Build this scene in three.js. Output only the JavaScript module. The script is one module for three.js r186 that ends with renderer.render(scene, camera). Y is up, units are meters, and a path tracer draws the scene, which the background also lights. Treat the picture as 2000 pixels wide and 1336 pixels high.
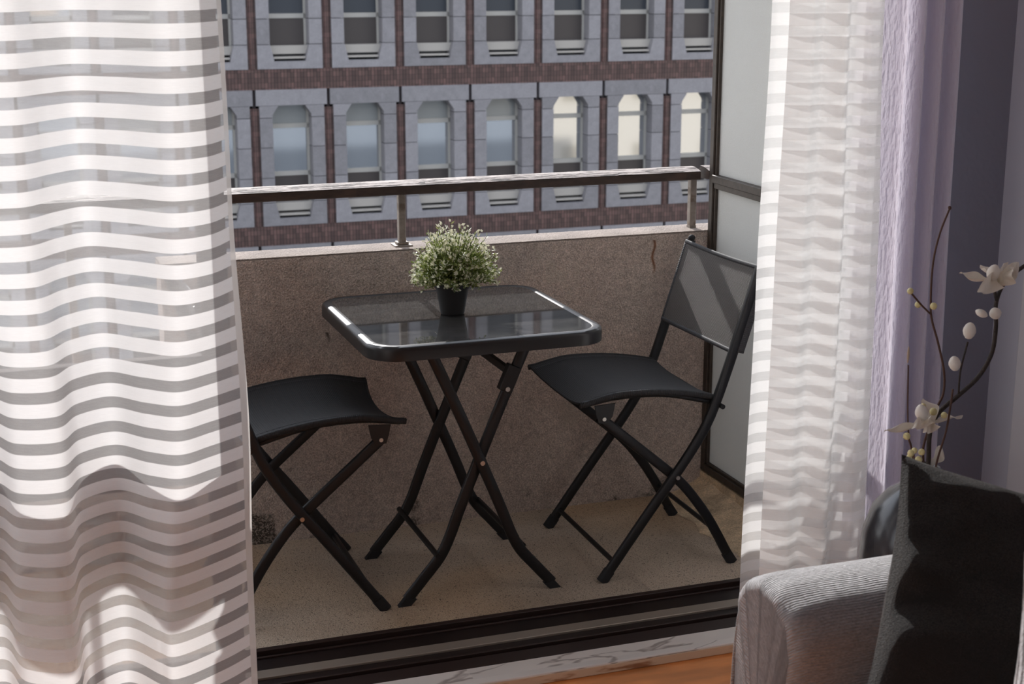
import * as THREE from 'three';
import { RoundedBoxGeometry } from 'three/addons/geometries/RoundedBoxGeometry.js';
import { mergeGeometries, toCreasedNormals, mergeVertices } from 'three/addons/utils/BufferGeometryUtils.js';

// ---------------------------------------------------------------- camera, sky, sun, exposure
const scene = new THREE.Scene();
const FOCAL = 2991.7, YAW = 0.34207, PITCH = 0.2434, EYE = new THREE.Vector3(0, 1.6, 4.0706);   // y = 0 is the balcony floor, z = 0 the inner face of the parapet
const camera = new THREE.PerspectiveCamera(2 * Math.atan(668 / FOCAL) * 180 / Math.PI, 2000 / 1336, 0.05, 300);
camera.position.copy(EYE);
camera.lookAt(EYE.x + Math.sin(YAW) * Math.cos(PITCH), EYE.y - Math.sin(PITCH), EYE.z - Math.cos(YAW) * Math.cos(PITCH));
camera.focus = 4.0; camera.userData.fStop = 9;

const SKY = 2.5;
const TO_SUN = new THREE.Vector3(0.09, 0.568, -1).normalize();
{ // hazy bright sky: pale towards the horizon, a soft glow round the sun
  const W = 256, H = 128, d = new Float32Array(W * H * 4);
  for (let j = 0; j < H; j++) for (let i = 0; i < W; i++) {
    const up = ((j + 0.5) / H - 0.5) * Math.PI, az = ((i + 0.5) / W - 0.5) * 2 * Math.PI, v = new THREE.Vector3(Math.cos(az) * Math.cos(up), Math.sin(up), Math.sin(az) * Math.cos(up));
    const t = Math.pow(Math.max(0, v.y), 0.6), g = Math.max(0, v.dot(TO_SUN)), glow = 1 + 0.5 * g ** 3, o = (j * W + i) * 4;
    [[1.02, 0.74], [1.0, 0.82], [0.98, 0.98]].forEach(([a, b], k) => { d[o + k] = (a + (b - a) * t) * glow; });
    d[o + 3] = 1;
  }
  const sky = new THREE.DataTexture(d, W, H, THREE.RGBAFormat, THREE.FloatType);
  sky.mapping = THREE.EquirectangularReflectionMapping; sky.magFilter = THREE.LinearFilter; sky.wrapS = THREE.RepeatWrapping; sky.needsUpdate = true;
  scene.background = sky; scene.environment = sky;
  scene.backgroundIntensity = scene.environmentIntensity = SKY;
}
const sun = new THREE.DirectionalLight(new THREE.Color(1.0, 0.97, 0.94), 8.0);
sun.position.copy(TO_SUN).multiplyScalar(30); sun.target.position.set(0.8, 0.5, 1);
sun.castShadow = true; sun.shadow.mapSize.set(4096, 4096);
Object.assign(sun.shadow.camera, { left: -6, right: 6, top: 6, bottom: -6, near: 1, far: 70 });
scene.add(sun, sun.target);

const renderer = new THREE.WebGLRenderer({ antialias: true });
renderer.toneMapping = THREE.LinearToneMapping;
renderer.toneMappingExposure = 0.66;
renderer.shadowMap.enabled = true;

// ---------------------------------------------------------------- helpers
let seed = 12345;
const rnd = () => { seed = (seed * 1664525 + 1013904223) >>> 0; return seed / 4294967296; };
const rr = (a, b) => a + (b - a) * rnd();
const V = (x, y, z) => new THREE.Vector3(x, y, z);
const clamp = THREE.MathUtils.clamp, lerp = THREE.MathUtils.lerp, smooth = THREE.MathUtils.smoothstep;
const camR = V(Math.cos(YAW), 0, Math.sin(YAW)), camF = V(Math.sin(YAW) * Math.cos(PITCH), -Math.sin(PITCH), -Math.cos(YAW) * Math.cos(PITCH)), camU = camR.clone().cross(camF);
// direction through a pixel of the photograph, met with the plane z = depth
function at(px, py, z) {
  const d = camF.clone().addScaledVector(camR, (px - 1000) / FOCAL).addScaledVector(camU, -(py - 668) / FOCAL);
  return EYE.clone().addScaledVector(d, (z - EYE.z) / d.z);
}
const names = new Map();
const numbered = (n) => { const k = names.get(n) ?? 0; names.set(n, k + 1); return k ? n + '_' + String(k).padStart(3, '0') : n; };
function tag(o, label, category, group, kind) {
  if (label) o.userData.label = label;
  if (category) o.userData.category = category;
  if (group) o.userData.group = group;
  if (kind) o.userData.kind = kind;
  return o;
}
function thing(name, label, category, [x, y, z] = [0, 0, 0], turn = 0, group) {
  const o = new THREE.Group(); o.name = numbered(name); o.position.set(x, y, z); o.rotation.y = turn; scene.add(o);
  return tag(o, label, category, group);
}
function mesh(name, geo, mat, parent) {
  const m = new THREE.Mesh(geo, mat); m.castShadow = m.receiveShadow = true;
  m.name = parent === scene ? numbered(name) : name; parent.add(m); return m;
}
const struct = (name, geo, mat, label, category) => tag(mesh(name, geo, mat, scene), label, category, null, 'structure');
function boxUV(g) {                               // uv in metres by the way each face points
  const p = g.attributes.position, n = g.attributes.normal, uv = new Float32Array(p.count * 2);
  for (let i = 0; i < p.count; i++) {
    const ax = Math.abs(n.getX(i)), ay = Math.abs(n.getY(i)), az = Math.abs(n.getZ(i));
    uv[2 * i] = ax > ay && ax > az ? p.getZ(i) : p.getX(i);
    uv[2 * i + 1] = ay >= ax && ay >= az ? p.getZ(i) : p.getY(i);
  }
  return g.setAttribute('uv', new THREE.BufferAttribute(uv, 2));
}
const box = (x0, x1, y0, y1, z0, z1) => boxUV(new THREE.BoxGeometry(x1 - x0, y1 - y0, z1 - z0).translate((x0 + x1) / 2, (y0 + y1) / 2, (z0 + z1) / 2));
const rbox = (x0, x1, y0, y1, z0, z1, r = 0.004, seg = 2) => boxUV(new RoundedBoxGeometry(x1 - x0, y1 - y0, z1 - z0, seg, r).translate((x0 + x1) / 2, (y0 + y1) / 2, (z0 + z1) / 2));
const merge = (list) => { const l = list.map((g) => { const h = g.index ? g.toNonIndexed() : g; for (const k of Object.keys(h.attributes)) if (!['position', 'normal', 'uv'].includes(k)) h.deleteAttribute(k); return h; }); return mergeGeometries(l); };
// a section swept along a path: frames come from a fixed side vector (planar paths) ; closed joins the ends
function sweep(path, section, side, closed = false, scaleAt = null) {
  const n = path.length, m = section.length, pos = [], uv = [], idx = [];
  let run = 0;
  for (let i = 0; i < n + (closed ? 1 : 0); i++) {
    const p = path[i % n], a = path[closed ? (i - 1 + n) % n : Math.max(0, i - 1)], b = path[closed ? (i + 1) % n : Math.min(n - 1, i + 1)];
    const t = b.clone().sub(a).normalize(), s = side.clone().addScaledVector(t, -side.dot(t)).normalize(), nrm = s.clone().cross(t).normalize();
    if (i) run += p.distanceTo(path[(i - 1) % n]);
    const k = scaleAt ? scaleAt(i / (n - 1)) : 1;
    let around = 0;
    for (let j = 0; j <= m; j++) {
      const q = section[j % m];
      if (j) around += Math.hypot(q[0] - section[j - 1][0], q[1] - section[j - 1][1]);
      pos.push(p.x + (nrm.x * q[0] + s.x * q[1]) * k, p.y + (nrm.y * q[0] + s.y * q[1]) * k, p.z + (nrm.z * q[0] + s.z * q[1]) * k);
      uv.push(run, around);
    }
  }
  const rows = n + (closed ? 1 : 0), w = m + 1;
  for (let i = 0; i < rows - 1; i++) for (let j = 0; j < m; j++) { const a = i * w + j, b = a + 1, c = a + w, d = c + 1; idx.push(a, b, c, b, d, c); }
  if (!closed) for (const [row, flip] of [[0, false], [rows - 1, true]]) {
    const c = pos.length / 3, p = path[row ? n - 1 : 0];
    pos.push(p.x, p.y, p.z); uv.push(0, 0);
    for (let j = 0; j < m; j++) flip ? idx.push(c, row * w + j, row * w + j + 1) : idx.push(c, row * w + j + 1, row * w + j);
  }
  const g = new THREE.BufferGeometry();
  g.setAttribute('position', new THREE.Float32BufferAttribute(pos, 3)); g.setAttribute('uv', new THREE.Float32BufferAttribute(uv, 2)); g.setIndex(idx);
  g.computeVertexNormals();
  // the seam along the tube takes the mean of both sides
  const nn = g.attributes.normal;
  for (let i = 0; i < rows; i++) { const a = i * w, b = a + m, v = V(nn.getX(a) + nn.getX(b), nn.getY(a) + nn.getY(b), nn.getZ(a) + nn.getZ(b)).normalize(); nn.setXYZ(a, v.x, v.y, v.z); nn.setXYZ(b, v.x, v.y, v.z); }
  // orient outwards
  return g;
}
const oval = (w, t, n = 16, e = 0.55) => Array.from({ length: n }, (_, i) => { const a = i / n * 2 * Math.PI, c = Math.cos(a), s = Math.sin(a); return [Math.sign(c) * Math.abs(c) ** e * w / 2, Math.sign(s) * Math.abs(s) ** e * t / 2]; });
const round = (r, n = 12) => oval(2 * r, 2 * r, n, 1);
const curve = (pts, n) => new THREE.CatmullRomCurve3(pts.map((p) => p.isVector3 ? p : V(p[0], p[1], p[2] ?? 0)), false, 'centripetal').getPoints(n);
const flatLeg = (pts, w, t, n = 24) => toCreasedNormals(sweep(curve(pts, n), oval(w, t), V(0, 0, 1)), 0.7);
const rod = (a, b, r, n = 10) => { const d = b.clone().sub(a), s = Math.abs(d.clone().normalize().y) > 0.9 ? V(1, 0, 0) : V(0, 1, 0); return toCreasedNormals(sweep([a, b], round(r, n), s), 0.7); };
const tube = (pts, r, n = 24, m = 8, taper = null) => { const c = curve(pts, n), d = c[n].clone().sub(c[0]), s = Math.abs(d.x) < Math.abs(d.z) ? V(1, 0, 0.01) : V(0, 0.01, 1); return sweep(c, round(r, m), s, false, taper); };
const lathe = (pts, n = 40) => new THREE.LatheGeometry(pts.map(([r, y]) => new THREE.Vector2(r, y)), n);
// grid surface from f(u, v) -> Vector3
function grid(nu, nv, f, uvf = null) {
  const pos = [], uv = [], idx = [];
  for (let j = 0; j <= nv; j++) for (let i = 0; i <= nu; i++) { const p = f(i / nu, j / nv); pos.push(p.x, p.y, p.z); const q = uvf ? uvf(i / nu, j / nv, p) : [i / nu, j / nv]; uv.push(q[0], q[1]); }
  for (let j = 0; j < nv; j++) for (let i = 0; i < nu; i++) { const a = j * (nu + 1) + i, b = a + 1, c = a + nu + 1, d = c + 1; idx.push(a, b, d, a, d, c); }
  const g = new THREE.BufferGeometry();
  g.setAttribute('position', new THREE.Float32BufferAttribute(pos, 3)); g.setAttribute('uv', new THREE.Float32BufferAttribute(uv, 2)); g.setIndex(idx); g.computeVertexNormals();
  return g;
}
// noise
const hash = (x, y, s) => { let h = (x * 374761393 + y * 668265263 + s * 974711) | 0; h = Math.imul(h ^ (h >>> 13), 1274126177); h ^= h >>> 16; return (h >>> 0) / 4294967296; };
function vnoise(x, y, s, wrapX = 0, wrapY = 0) {
  const ix = Math.floor(x), iy = Math.floor(y), fx = x - ix, fy = y - iy, u = fx * fx * (3 - 2 * fx), v = fy * fy * (3 - 2 * fy);
  const w = (a, b) => hash(wrapX ? ((a % wrapX) + wrapX) % wrapX : a, wrapY ? ((b % wrapY) + wrapY) % wrapY : b, s);
  return lerp(lerp(w(ix, iy), w(ix + 1, iy), u), lerp(w(ix, iy + 1), w(ix + 1, iy + 1), u), v);
}
const fbm = (x, y, s, o = 4, wx = 0, wy = 0) => { let a = 0.5, t = 0, n = 0; for (let i = 0; i < o; i++) { t += a * vnoise(x, y, s + i, wx, wy); n += a; x *= 2; y *= 2; wx *= 2; wy *= 2; a *= 0.5; } return t / n; };
// texture from f(u, v, i, j) -> [r, g, b] (0..1) ; u, v in 0..1
function tex(w, h, f, srgb = true, sizeX = 1, sizeY = sizeX) {
  const d = new Uint8Array(w * h * 4);
  for (let j = 0; j < h; j++) for (let i = 0; i < w; i++) { const c = f((i + 0.5) / w, (j + 0.5) / h, i, j), o = (j * w + i) * 4; for (let k = 0; k < 3; k++) d[o + k] = clamp((Array.isArray(c) ? c[k] : c) * 255, 0, 255); d[o + 3] = 255; }
  const t = new THREE.DataTexture(d, w, h); t.magFilter = THREE.LinearFilter; t.minFilter = THREE.LinearMipmapLinearFilter; t.generateMipmaps = true; t.wrapS = t.wrapT = THREE.RepeatWrapping;
  if (srgb) t.colorSpace = THREE.SRGBColorSpace;
  t.repeat.set(1 / sizeX, 1 / sizeY); t.needsUpdate = true; return t;
}
const std = (o) => new THREE.MeshStandardMaterial({ roughness: 0.8, ...o });
const phy = (o) => new THREE.MeshPhysicalMaterial({ roughness: 0.8, ...o });
const rgb = (r, g, b) => new THREE.Color().setRGB(r / 255, g / 255, b / 255, THREE.SRGBColorSpace);
const mixc = (a, b, t) => a.map((x, i) => x + (b[i] - x) * t);

// ---------------------------------------------------------------- materials
const M = {};
{ // rough plaster of the parapet, with rust drips, mould specks at the foot and pale scuffs (x 0.2 .. 2.2 m, y 0 .. 0.82 m)
  const drips = [[1.895, 0.80, 0.69, 0.004, [0.42, 0.24, 0.14]], [0.905, 0.60, 0.56, 0.004, [0.2, 0.18, 0.15]], [1.30, 0.64, 0.61, 0.004, [0.2, 0.19, 0.14]], [2.02, 0.8, 0.71, 0.006, [0.5, 0.3, 0.2]]];
  const f = (u, v, i, j) => {
    const x = 0.2 + 2 * u, y = 0.82 * v;
    let c = [0.75, 0.69, 0.645];
    const g = vnoise(i / 2.2, j / 2.2, 3) - 0.5, g2 = fbm(x * 60, y * 60, 9, 3) - 0.5, b = fbm(x * 5, y * 5, 21, 4) - 0.5, col = fbm(x * 9, y * 1.2, 31, 3) - 0.5;
    c = c.map((q) => q * (1 + 0.34 * g + 0.16 * g2 + 0.08 * b + 0.10 * col));
    for (const [dx, ya, yb, w, dc] of drips) if (y < ya && y > yb) c = mixc(c, dc, 0.75 * Math.exp(-(((x - dx - 0.004 * Math.sin(y * 90)) / w) ** 2)) * smooth(y, yb, yb + 0.04));
    const mould = smooth(fbm(x * 14, y * 14, 44, 4) + 0.42 * smooth(1.0 - x, 0, 0.5) - 0.12 - y * 2.1, 0.46, 0.66) * (vnoise(i / 3, j / 3, 51) > 0.45 ? 0.7 : 0.25);
    c = mixc(c, [0.13, 0.12, 0.1], mould * smooth(0.3 - y, 0, 0.1));
    const scuff = smooth(fbm(x * 16, y * 7, 61, 3), 0.68, 0.80) * smooth(x, 1.1, 1.5);
    return mixc(c, [0.74, 0.70, 0.64], 0.45 * scuff);
  };
  const t = tex(2048, 840, f, true, 2, 0.82); t.offset.set(-0.1, 0);
  const bump = tex(512, 512, (u, v, i, j) => 0.6 * vnoise(i / 3, j / 3, 5, 171) + 0.4 * fbm(u * 24, v * 24, 8, 3, 24, 24), false, 0.5);
  M.plaster = std({ map: t, bumpMap: bump, bumpScale: 0.004, roughness: 0.95 });
  const t2 = tex(512, 512, (u, v, i, j) => { const k = 1 + 0.25 * (vnoise(i / 2, j / 2, 71) - 0.5) + 0.25 * (fbm(u * 8, v * 8, 77, 4, 8, 8) - 0.5); return [0.60 * k, 0.55 * k, 0.515 * k]; }, true, 0.6);
  M.coping = std({ map: t2, bumpMap: bump, bumpScale: 0.003, roughness: 0.95 });
}
{ // speckled terrazzo-like concrete of the balcony floor
  const f = (u, v, i, j) => {
    const s = vnoise(i / 2.0, j / 2.0, 101), s2 = vnoise(i / 2.8, j / 2.8, 111, 0), b = fbm(u * 5, v * 5, 121, 4) - 0.5, w = fbm(u * 3 + 9, v * 3, 131, 3);
    let c = mixc([0.77, 0.70, 0.62], [0.77, 0.66, 0.54], smooth(w, 0.5, 0.8));
    c = c.map((q) => q * (1 + 0.26 * b + 0.2 * (s - 0.5)));
    if (s > 0.80) c = c.map((q) => q * 0.55);
    if (s2 > 0.9) c = c.map((q) => q * 0.6);
    if (s < 0.1) c = c.map((q) => q * 1.25);
    return c;
  };
  M.concrete = std({ map: tex(1536, 1536, f, true, 1.6), bumpMap: tex(512, 512, (u, v, i, j) => vnoise(i / 2.5, j / 2.5, 141), false, 0.5), bumpScale: 0.0015, roughness: 0.9 });
  M.mortar = std({ map: tex(512, 512, (u, v, i, j) => { const k = 1 + 0.5 * (fbm(u * 9, v * 9, 151, 4) - 0.5) + 0.3 * (vnoise(i / 2, j / 2, 152) - 0.5); return [0.78 * k, 0.69 * k, 0.57 * k]; }, true, 0.5), bumpMap: tex(256, 256, (u, v) => fbm(u * 20, v * 20, 155, 4, 20, 20), false, 0.4), bumpScale: 0.006, roughness: 0.95 });
}
M.railDark = std({ map: tex(1024, 64, (u, v) => { const k = 0.75 + 0.5 * fbm(u * 40, v * 12, 161, 3); return [0.25 * k, 0.19 * k, 0.155 * k]; }, true, 1, 0.1), roughness: 0.6 });
{ // flaking pale paint on the handrail's top, dark wood where it has gone
  const wear = (u, v) => Math.max(smooth(fbm(u * 26, v * 16, 171, 4) + 0.16 * (0.5 - v), 0.60, 0.66), 0.85 * smooth(fbm(u * 14 + 7, v * 30, 173, 3), 0.66, 0.70));
  M.railTop = std({
    map: tex(2048, 96, (u, v) => { const k = 0.9 + 0.2 * fbm(u * 200, v * 10, 175, 3); return mixc([0.68 * k, 0.635 * k, 0.61 * k], [0.22, 0.18, 0.16], wear(u, v)); }, true, 1.2, 0.07),
    bumpMap: tex(1024, 96, (u, v) => 1 - wear(u, v) * 0.7 + 0.3 * (fbm(u * 90, v * 14, 177, 3) - 0.5), false, 1.2, 0.07), bumpScale: 0.003, roughness: 0.75,
  });
}
M.railPost = std({ map: tex(128, 512, (u, v) => { const k = 0.85 + 0.3 * fbm(u * 6, v * 22, 181, 4), r = 0.6 * smooth(fbm(u * 7, v * 9, 185, 4), 0.58, 0.75); return mixc([0.56 * k, 0.52 * k, 0.48 * k], [0.38, 0.31, 0.25], r); }, true, 0.2, 0.3), roughness: 0.55, metalness: 0.15 });
M.frame = std({ map: tex(256, 512, (u, v) => { const k = 0.8 + 0.4 * fbm(u * 10, v * 40, 191, 4); return [0.27 * k, 0.235 * k, 0.205 * k]; }, true, 0.12, 0.6), roughness: 0.5, metalness: 0.2 });
M.frosted = phy({ color: rgb(226, 225, 220), transmission: 0.72, thickness: 0, roughness: 0.93, ior: 1.45, bumpMap: tex(256, 256, (u, v, i, j) => vnoise(i / 3, j / 3, 195), false, 0.06), bumpScale: 0.0006 });
M.alu = std({ color: rgb(58, 44, 40), roughness: 0.38, metalness: 0.35 });
M.aluDark = std({ color: rgb(38, 28, 27), roughness: 0.35, metalness: 0.3 });
M.steelStrip = std({ color: rgb(172, 160, 146), roughness: 0.35, metalness: 0.5 });
{
  const f = (u, v) => { const w = fbm(u * 4, v * 4, 201, 4), q = Math.abs(fbm(u * 3 + v * 5 + w, v * 3 - u * 2 + w * 1.6, 205, 5) - 0.5), vein = 1 - smooth(q, 0.0, 0.035), k = 0.94 + 0.12 * w; return mixc([0.90 * k, 0.86 * k, 0.82 * k], [0.52, 0.46, 0.42], 0.65 * vein); };
  M.marble = std({ map: tex(1024, 512, f, true, 1.0, 0.5), roughness: 0.3 });
  M.marbleEdge = std({ map: tex(512, 64, (u, v) => { const w = fbm(u * 12, v * 3, 211, 4); return mixc([0.86, 0.77, 0.66], [0.62, 0.44, 0.31], smooth(w, 0.5, 0.75)); }, true, 0.8, 0.05), roughness: 0.7 });
}
M.roomFloor = std({ map: tex(512, 512, (u, v) => { const w = fbm(u * 6, v * 22, 221, 4), k = 0.8 + 0.4 * w; return [0.88 * k, 0.56 * k, 0.31 * k]; }, true, 0.9), roughness: 0.5 });
M.roomWall = std({ color: rgb(156, 160, 174), roughness: 0.9, bumpMap: tex(256, 256, (u, v) => fbm(u * 40, v * 40, 225, 3, 40, 40), false, 0.5), bumpScale: 0.0008 });
M.roomWhite = std({ color: rgb(206, 209, 218), roughness: 0.7 });
M.trimWhite = std({ color: rgb(214, 213, 216), roughness: 0.45 });
M.slab = std({ color: rgb(222, 217, 208), roughness: 0.95 });
M.ownWall = std({ color: rgb(134, 142, 152), roughness: 0.9 });
M.street = std({ color: rgb(110, 108, 106), roughness: 0.95 });

// ---------------------------------------------------------------- room and balcony shell
const RIGHT = 2.355, BACK = 6.2, LEFT = -2.6, CEIL = 2.6, JAMB = 2.09, OPEN_L = -0.62, HEAD = 2.32, FLOOR = -0.026;
struct('floor', box(LEFT - 0.1, RIGHT + 0.1, FLOOR - 0.2, FLOOR, 0.99, BACK + 0.1), M.roomFloor, 'orange brown floor of the room inside the balcony door', 'floor');
struct('ceiling', box(LEFT - 0.1, RIGHT + 0.1, CEIL, CEIL + 0.15, 0.68, BACK + 0.1), M.roomWhite, 'pale ceiling of the room', 'ceiling');
struct('wall_left', merge([box(LEFT - 0.15, LEFT, FLOOR, CEIL, 1.0, 1.5), box(LEFT - 0.15, LEFT, FLOOR, CEIL, 5.0, BACK), box(LEFT - 0.15, LEFT, FLOOR, 0.4, 1.5, 5.0), box(LEFT - 0.15, LEFT, 2.35, CEIL, 1.5, 5.0)]), M.roomWhite, 'pale side wall of the room with an added window opening, far from the flower vase', 'wall');
struct('wall_right', box(RIGHT, RIGHT + 0.15, FLOOR, CEIL, 1.0, BACK), M.roomWhite, 'pale side wall of the room behind the flower vase', 'wall');
struct('wall_rear', box(LEFT, RIGHT, FLOOR, CEIL, BACK, BACK + 0.15), M.roomWhite, 'pale rear wall of the room', 'wall');
struct('wall_front', merge([box(JAMB, RIGHT, FLOOR, CEIL, 0.68, 1.0), box(LEFT, OPEN_L, FLOOR, CEIL, 0.68, 1.0), box(OPEN_L, JAMB, HEAD, CEIL, 0.68, 1.0)]), M.roomWall, 'dark lavender grey wall round the balcony door', 'wall');
// own building outside: cladding left, right, above and below the room, slab of the balcony above
struct('wall_exterior', merge([box(RIGHT + 0.15, 20.8, -14, 6, 0.70, 1.2), box(-22, LEFT - 0.15, -14, 6, 0.70, 1.2), box(LEFT - 0.15, RIGHT + 0.15, CEIL + 0.15, 6, 0.70, 1.2), box(LEFT - 0.15, RIGHT + 0.15, -14, -0.24, 0.70, 1.2)]), M.ownWall, 'blue grey outer wall of the building with the balcony', 'wall');
struct('balcony_floor', box(-1.3, 3.4, -0.22, 0, -0.12, 0.68), M.concrete, 'speckled brown concrete floor of the balcony', 'floor');
struct('balcony_ceiling', box(-1.4, 2.11, 2.62, 2.78, -0.14, 0.70), M.slab, 'pale concrete slab of the balcony above', 'ceiling');
struct('wall_balcony_end', box(-1.4, -1.3, -0.22, 2.62, -0.12, 0.68), M.slab, 'plastered end wall of the balcony', 'wall');
const parapet = struct('parapet_wall', merge([rbox(0.46, 3.4, -0.2, 0.819, -0.119, 0, 0.006), rbox(-1.3, 0.47, -0.2, 0.5, -0.119, 0, 0.006)]), M.plaster, 'rough brown grey plastered balcony parapet with rust stains', 'parapet');  // second box: hidden stretch made lower so sun reaches the foot of the curtain
mesh('coping', rbox(0.461, 3.4, 0.8165, 0.8205, -0.1185, -0.001, 0.0018), M.coping, parapet);
struct('street', box(-40, 60, -14.2, -14, -26, 0.7), M.street, 'grey street far below between the buildings', 'street');

// door threshold: outer track, bright strip, inner track, marble sill
const track = struct('trim_1', merge([box(OPEN_L, JAMB, -0.12, -0.012, 0.68, 0.945)]), M.aluDark, 'dark brown aluminium sliding door track on the threshold', 'door track');
mesh('lip', rbox(OPEN_L, JAMB, -0.02, 0.003, 0.676, 0.694, 0.002), M.alu, track);
mesh('guide_rail', rbox(OPEN_L, JAMB, -0.014, -0.006, 0.704, 0.712, 0.002), M.alu, track);
mesh('outer_channel', box(OPEN_L, JAMB, -0.014, -0.0105, 0.712, 0.786), M.aluDark, track);
tag(mesh('strip', rbox(OPEN_L, JAMB, -0.014, -0.002, 0.786, 0.826, 0.002), M.steelStrip, track), 'pale worn metal strip');
mesh('inner_channel', box(OPEN_L, JAMB, -0.014, -0.008, 0.826, 0.872), M.aluDark, track);
mesh('guide_rail', rbox(OPEN_L, JAMB, -0.014, 0.004, 0.873, 0.880, 0.002), M.alu, track);
mesh('inner_lip', rbox(OPEN_L, JAMB, -0.014, -0.001, 0.889, 0.942, 0.002), M.alu, track);
const sill = struct('trim_2', rbox(OPEN_L, JAMB, -0.025, 0, 0.942, 1.026, 0.004), M.marble, 'pale veined marble door sill above the orange floor', 'sill');
mesh('front_edge', rbox(OPEN_L, JAMB, -0.0255, -0.004, 1.022, 1.0275, 0.002), M.marbleEdge, sill);

// the sliding door leaf parked behind the striped curtain: stiles, rails, two panes
{
  const d = new THREE.Group(); d.name = 'door_1'; scene.add(d);
  tag(d, 'dark framed sliding glass door leaf behind the striped curtain', 'door', null, 'structure');
  const doorM = std({ color: rgb(58, 46, 42), roughness: 0.9 }), z0 = 0.84, z1 = 0.875, x0 = -0.60, x1 = 0.50, y0 = 0.006, y1 = 2.3;
  mesh('stile', rbox(x0, x0 + 0.06, y0, y1, z0, z1, 0.004), doorM, d);
  mesh('stile', rbox(x1 - 0.06, x1, y0, y1, z0, z1, 0.004), doorM, d);
  mesh('bottom_rail', rbox(x0 + 0.06, x1 - 0.06, y0, 0.09, z0, z1, 0.004), doorM, d);
  mesh('middle_rail', rbox(x0 + 0.06, x1 - 0.06, 0.50, 0.785, z0, z1, 0.004), doorM, d);
  mesh('top_rail', rbox(x0 + 0.06, x1 - 0.06, y1 - 0.08, y1, z0, z1, 0.004), doorM, d);
  const glass = phy({ color: 0xffffff, transmission: 1, thickness: 0, roughness: 0, ior: 1.5 });
  mesh('pane', box(x0 + 0.06, x1 - 0.06, 0.09, 0.50, 0.856, 0.858), glass, d);
  mesh('pane', box(x0 + 0.06, x1 - 0.06, 0.785, y1 - 0.08, 0.856, 0.858), glass, d);
}
{  // unseen window added in the side wall to bring fill light into the room
  const w = new THREE.Group(); w.name = 'window_1'; scene.add(w); tag(w, 'unseen side window added to brighten the room, opposite the armchair', 'window', null, 'structure');
  mesh('frame', merge([rbox(LEFT - 0.1, LEFT - 0.05, 0.4, 2.35, 1.5, 1.56), rbox(LEFT - 0.1, LEFT - 0.05, 0.4, 2.35, 4.94, 5.0), rbox(LEFT - 0.1, LEFT - 0.05, 0.4, 0.46, 1.56, 4.94), rbox(LEFT - 0.1, LEFT - 0.05, 2.29, 2.35, 1.56, 4.94)]), M.trimWhite, w);
  mesh('pane', box(LEFT - 0.077, LEFT - 0.073, 0.46, 2.29, 1.56, 4.94), phy({ color: 0xffffff, transmission: 1, thickness: 0, roughness: 0, ior: 1.5 }), w);
}
// corner casing, outlet on the side wall
struct('trim_3', merge([rbox(RIGHT - 0.018, RIGHT, FLOOR, 2.3, 1.12, 1.20, 0.004), rbox(RIGHT - 0.028, RIGHT, FLOOR, 2.3, 1.20, 1.225, 0.004)]), M.trimWhite, 'pale vertical casing on the side wall near the corner', 'casing');
{
  const p = at(1996, 570, 1.34), o = thing('wall_outlet', 'small pale outlet plate with a dark slot on the side wall', 'outlet', [RIGHT, p.y + 0.02, 1.225]);
  mesh('plate', rbox(-0.03, 0, -0.045, 0.045, 0.005, 0.085, 0.006), M.trimWhite, o);
  tag(mesh('slot', rbox(-0.032, -0.028, -0.028, 0.028, 0.03, 0.042, 0.0015), std({ color: rgb(30, 30, 32) }), o), 'dark slot');
}

// ---------------------------------------------------------------- frosted partition at the balcony's end
{
  const o = thing('balcony_partition', 'frosted glass balcony partition in a worn brown metal frame', 'partition', [2.07, 0, 0]);
  const zE = 0.676, top = 2.25;
  mesh('post', merge([rbox(0, 0.034, 0.069, top, 0, 0.024, 0.003), rbox(0.006, 0.028, 0.069, top, 0.024, 0.033, 0.002)]), M.frame, o);
  mesh('post', rbox(0, 0.034, 0.069, top, zE - 0.033, zE, 0.003), M.frame, o);
  mesh('bottom_rail', merge([rbox(0, 0.034, 0.069, 0.092, 0.024, zE - 0.033, 0.003), rbox(0.006, 0.028, 0.092, 0.1, 0.024, zE - 0.033, 0.002)]), M.frame, o);
  mesh('middle_rail', merge([rbox(-0.004, 0.036, 0.966, 0.990, 0.024, zE - 0.033, 0.003), rbox(0.004, 0.03, 0.949, 0.966, 0.024, zE - 0.033, 0.002)]), M.frame, o);
  mesh('top_rail', rbox(0, 0.034, top - 0.04, top, 0.024, zE - 0.033, 0.003), M.frame, o);
  mesh('pane', box(0.015, 0.019, 0.098, 0.952, 0.03, zE - 0.03), M.frosted, o);
  mesh('pane', box(0.015, 0.019, 0.988, top - 0.03, 0.03, zE - 0.03), M.frosted, o);
}
{ // mortar fillet that lifts the partition off the floor
  const g = grid(40, 10, (u, v) => { const z = u * 0.676, n = fbm(u * 9, v * 3, 301, 3) - 0.5, x = 2.115 - 0.19 * v * (1 + 0.35 * n); return V(x, 0.0015 + 0.066 * Math.pow(1 - v, 1.9) * (1 + 0.2 * n) * (v < 0.05 ? 1 : 1), z); }, (u, v) => [u * 0.68, v * 0.2]);
  const g2 = merge([g, box(2.07, 2.115, 0, 0.066, 0.001, 0.676)]);
  struct('trim_4', g2, M.mortar, 'rough mortar fillet under the frosted partition', 'mortar');
}

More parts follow.
